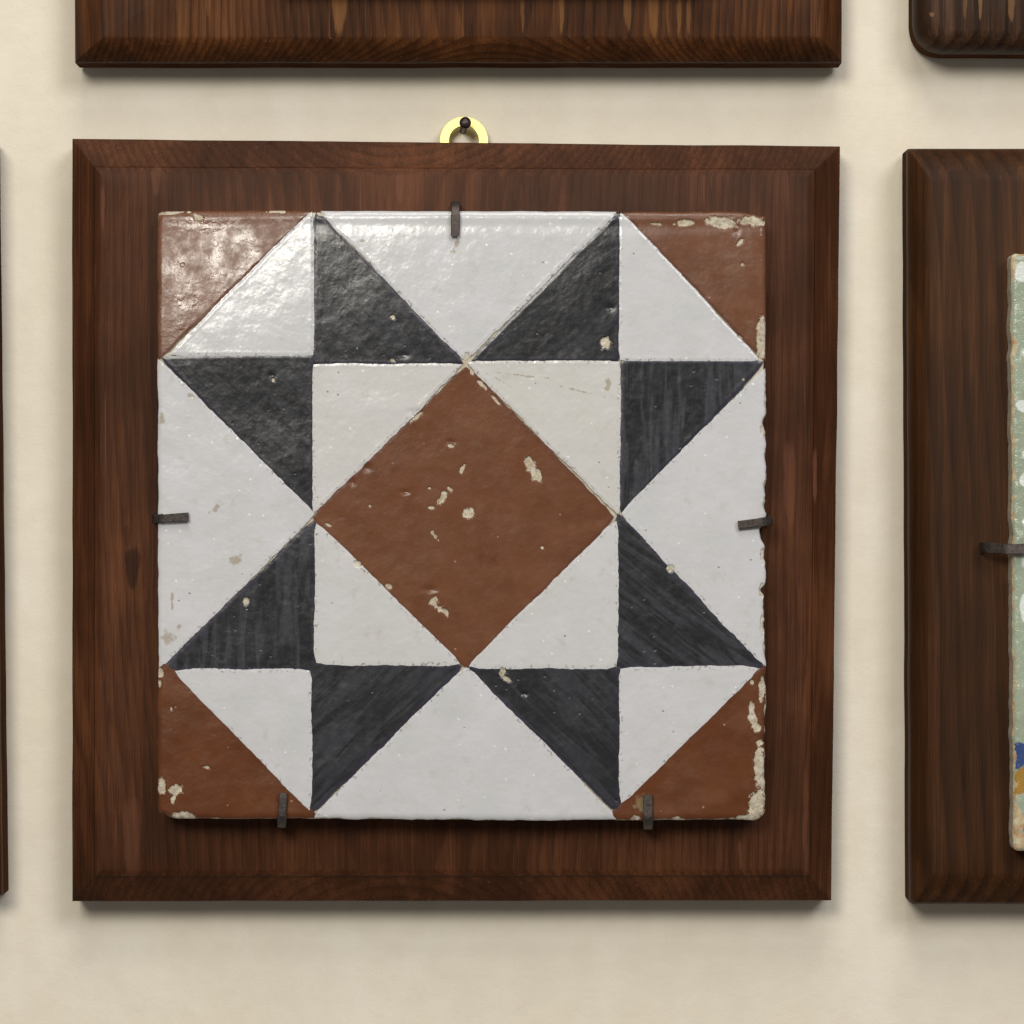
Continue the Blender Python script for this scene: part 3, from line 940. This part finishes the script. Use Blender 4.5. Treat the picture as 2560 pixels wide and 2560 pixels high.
def green_material():
    m = NT("celadon_glaze")
    p = m.coord()
    mot = m.noise(p, 0.3, 4); fine = m.noise(p, 1.6, 3); cloud = m.noise(p, 0.05, 3)
    PX, PY, E = m.attr("px"), m.attr("py"), m.attr("edge")
    c = m.mix(m.mapr(cloud, 0.35, 0.65), srgb(150, 160, 140), srgb(160, 170, 150))
    c = m.mix(m.mapr(mot, 0.5, 0.75, 0, 0.4), c, srgb(136, 146, 124))
    # white raised dabs
    pw = m.vadd(p, m.vmul(m.node('ShaderNodeTexNoise', None, Vector=p, Scale=0.25, Detail=2.0).outputs[1], (6.0, 6.0, 6.0)))
    vor = m.node('ShaderNodeTexVoronoi', None, Vector=pw, Scale=0.10, Randomness=1.0)
    vs = m.node('ShaderNodeSeparateColor', None, Color=vor.outputs['Color'])
    dab = m.math('MULTIPLY', m.math('GREATER_THAN', vs.outputs[0], 0.6), m.mapr(vor.outputs['Distance'], 0.2, 0.3, 0.8, 0, True))
    dab = m.math('MULTIPLY', dab, m.mapr(E, 20, 30, 0, 1))
    c = m.mix(dab, c, srgb(228, 236, 232))

    def ell(cx, cy, rx, ry, rot, amount=1.0):
        ca, sa = math.cos(math.radians(rot)), math.sin(math.radians(rot))
        dx = m.math('SUBTRACT', PX, cx / 100.0); dy = m.math('SUBTRACT', PY, cy / 100.0)
        uu = m.math('DIVIDE', m.math('ADD', m.math('MULTIPLY', dx, ca), m.math('MULTIPLY', dy, sa)), rx / 100.0)
        vv = m.math('DIVIDE', m.math('SUBTRACT', m.math('MULTIPLY', dy, ca), m.math('MULTIPLY', dx, sa)), ry / 100.0)
        dd = m.math('ADD', m.math('MULTIPLY', uu, uu), m.math('MULTIPLY', vv, vv))
        dd = m.math('ADD', dd, m.math('MULTIPLY', m.math('SUBTRACT', mot, 0.5), 1.3))
        return m.mapr(dd, 0.75, 1.1, amount, 0.0, True)

    gold = srgb(160, 124, 56); blue = srgb(58, 76, 124); rust = srgb(176, 132, 92); wht = srgb(226, 232, 228)
    c = m.mix(ell(2575, 1935, 70, 30, -42), c, gold)
    c = m.mix(ell(2546, 1891, 26, 36, 15), c, blue)
    c = m.mix(ell(2575, 2070, 22, 16, 0), c, blue)
    c = m.mix(ell(2556, 680, 24, 26, 0, 0.8), c, wht)
    c = m.mix(ell(2560, 1015, 22, 16, 20, 0.8), c, wht)
    c = m.mix(ell(2565, 1200, 16, 20, 0, 0.8), c, wht)
    c = m.mix(ell(2568, 1520, 18, 40, 0, 0.8), c, wht)
    # rim: chipped clay along the border
    en = m.math('ADD', E, m.math('MULTIPLY', m.math('SUBTRACT', m.noise(p, 0.25, 4), 0.5), 34.0))
    rim = m.mapr(en, 3.0, 5.5, 1, 0, True)
    for (a, b_, rx, ry, rt) in ((2524, 670, 18, 60, 8), (2528, 865, 16, 28, 0), (2520, 800, 7, 20, 0), (2538, 2040, 18, 45, -20), (2540, 2100, 40, 22, 0)):
        rim = m.math('MAXIMUM', rim, ell(a, b_, rx, ry, rt))
    clay = m.mix(m.mapr(m.noise(p, 0.4, 4), 0.35, 0.65), srgb(196, 188, 156), srgb(172, 136, 100))
    c = m.mix(rim, c, clay)
    h = m.math('ADD', m.math('MULTIPLY', mot, 1.5), m.math('ADD', m.math('MULTIPLY', fine, 0.3), m.math('MULTIPLY', dab, 0.6)))
    return m.out(c, m.mapr(rim, 0, 1, 0.16, 0.8), m.bump(h, 0.0004, 0.8), spec=0.5)


simple_tile("glazed_tile", "pale green glazed tile with white, blue and ochre dabs on the right board", 2528, 634, 4040, 2128, green_material(), 4.5, 31, slant=6.0, thick=0.009)
hook(RIGHT, [pt(2450, 1371, Z_FIELD - 0.002), pt(2462, 1369, Z_FIELD + 0.006), pt(2520, 1373, zc - 0.0035), pt(2612, 1372, zc - 0.003)], 28 * PXM, 0.0012, MAT_IRON)


def plain_glaze():
    m = NT("plain_cream_glaze")
    p = m.coord()
    c = m.mix(m.mapr(m.noise(p, 0.1, 4), 0.3, 0.7), srgb(214, 212, 204), srgb(204, 200, 190))
    return m.out(c, 0.25, m.bump(m.noise(p, 0.5, 3), 0.0003, 0.6))


# the tile on the board above: it stands just above the frame and shades the board
simple_tile("glazed_tile", "plain pale glazed tile on the orange brown upper board", 690, -1180, 1790, -46, plain_glaze(), 5.0, 33, n=120)
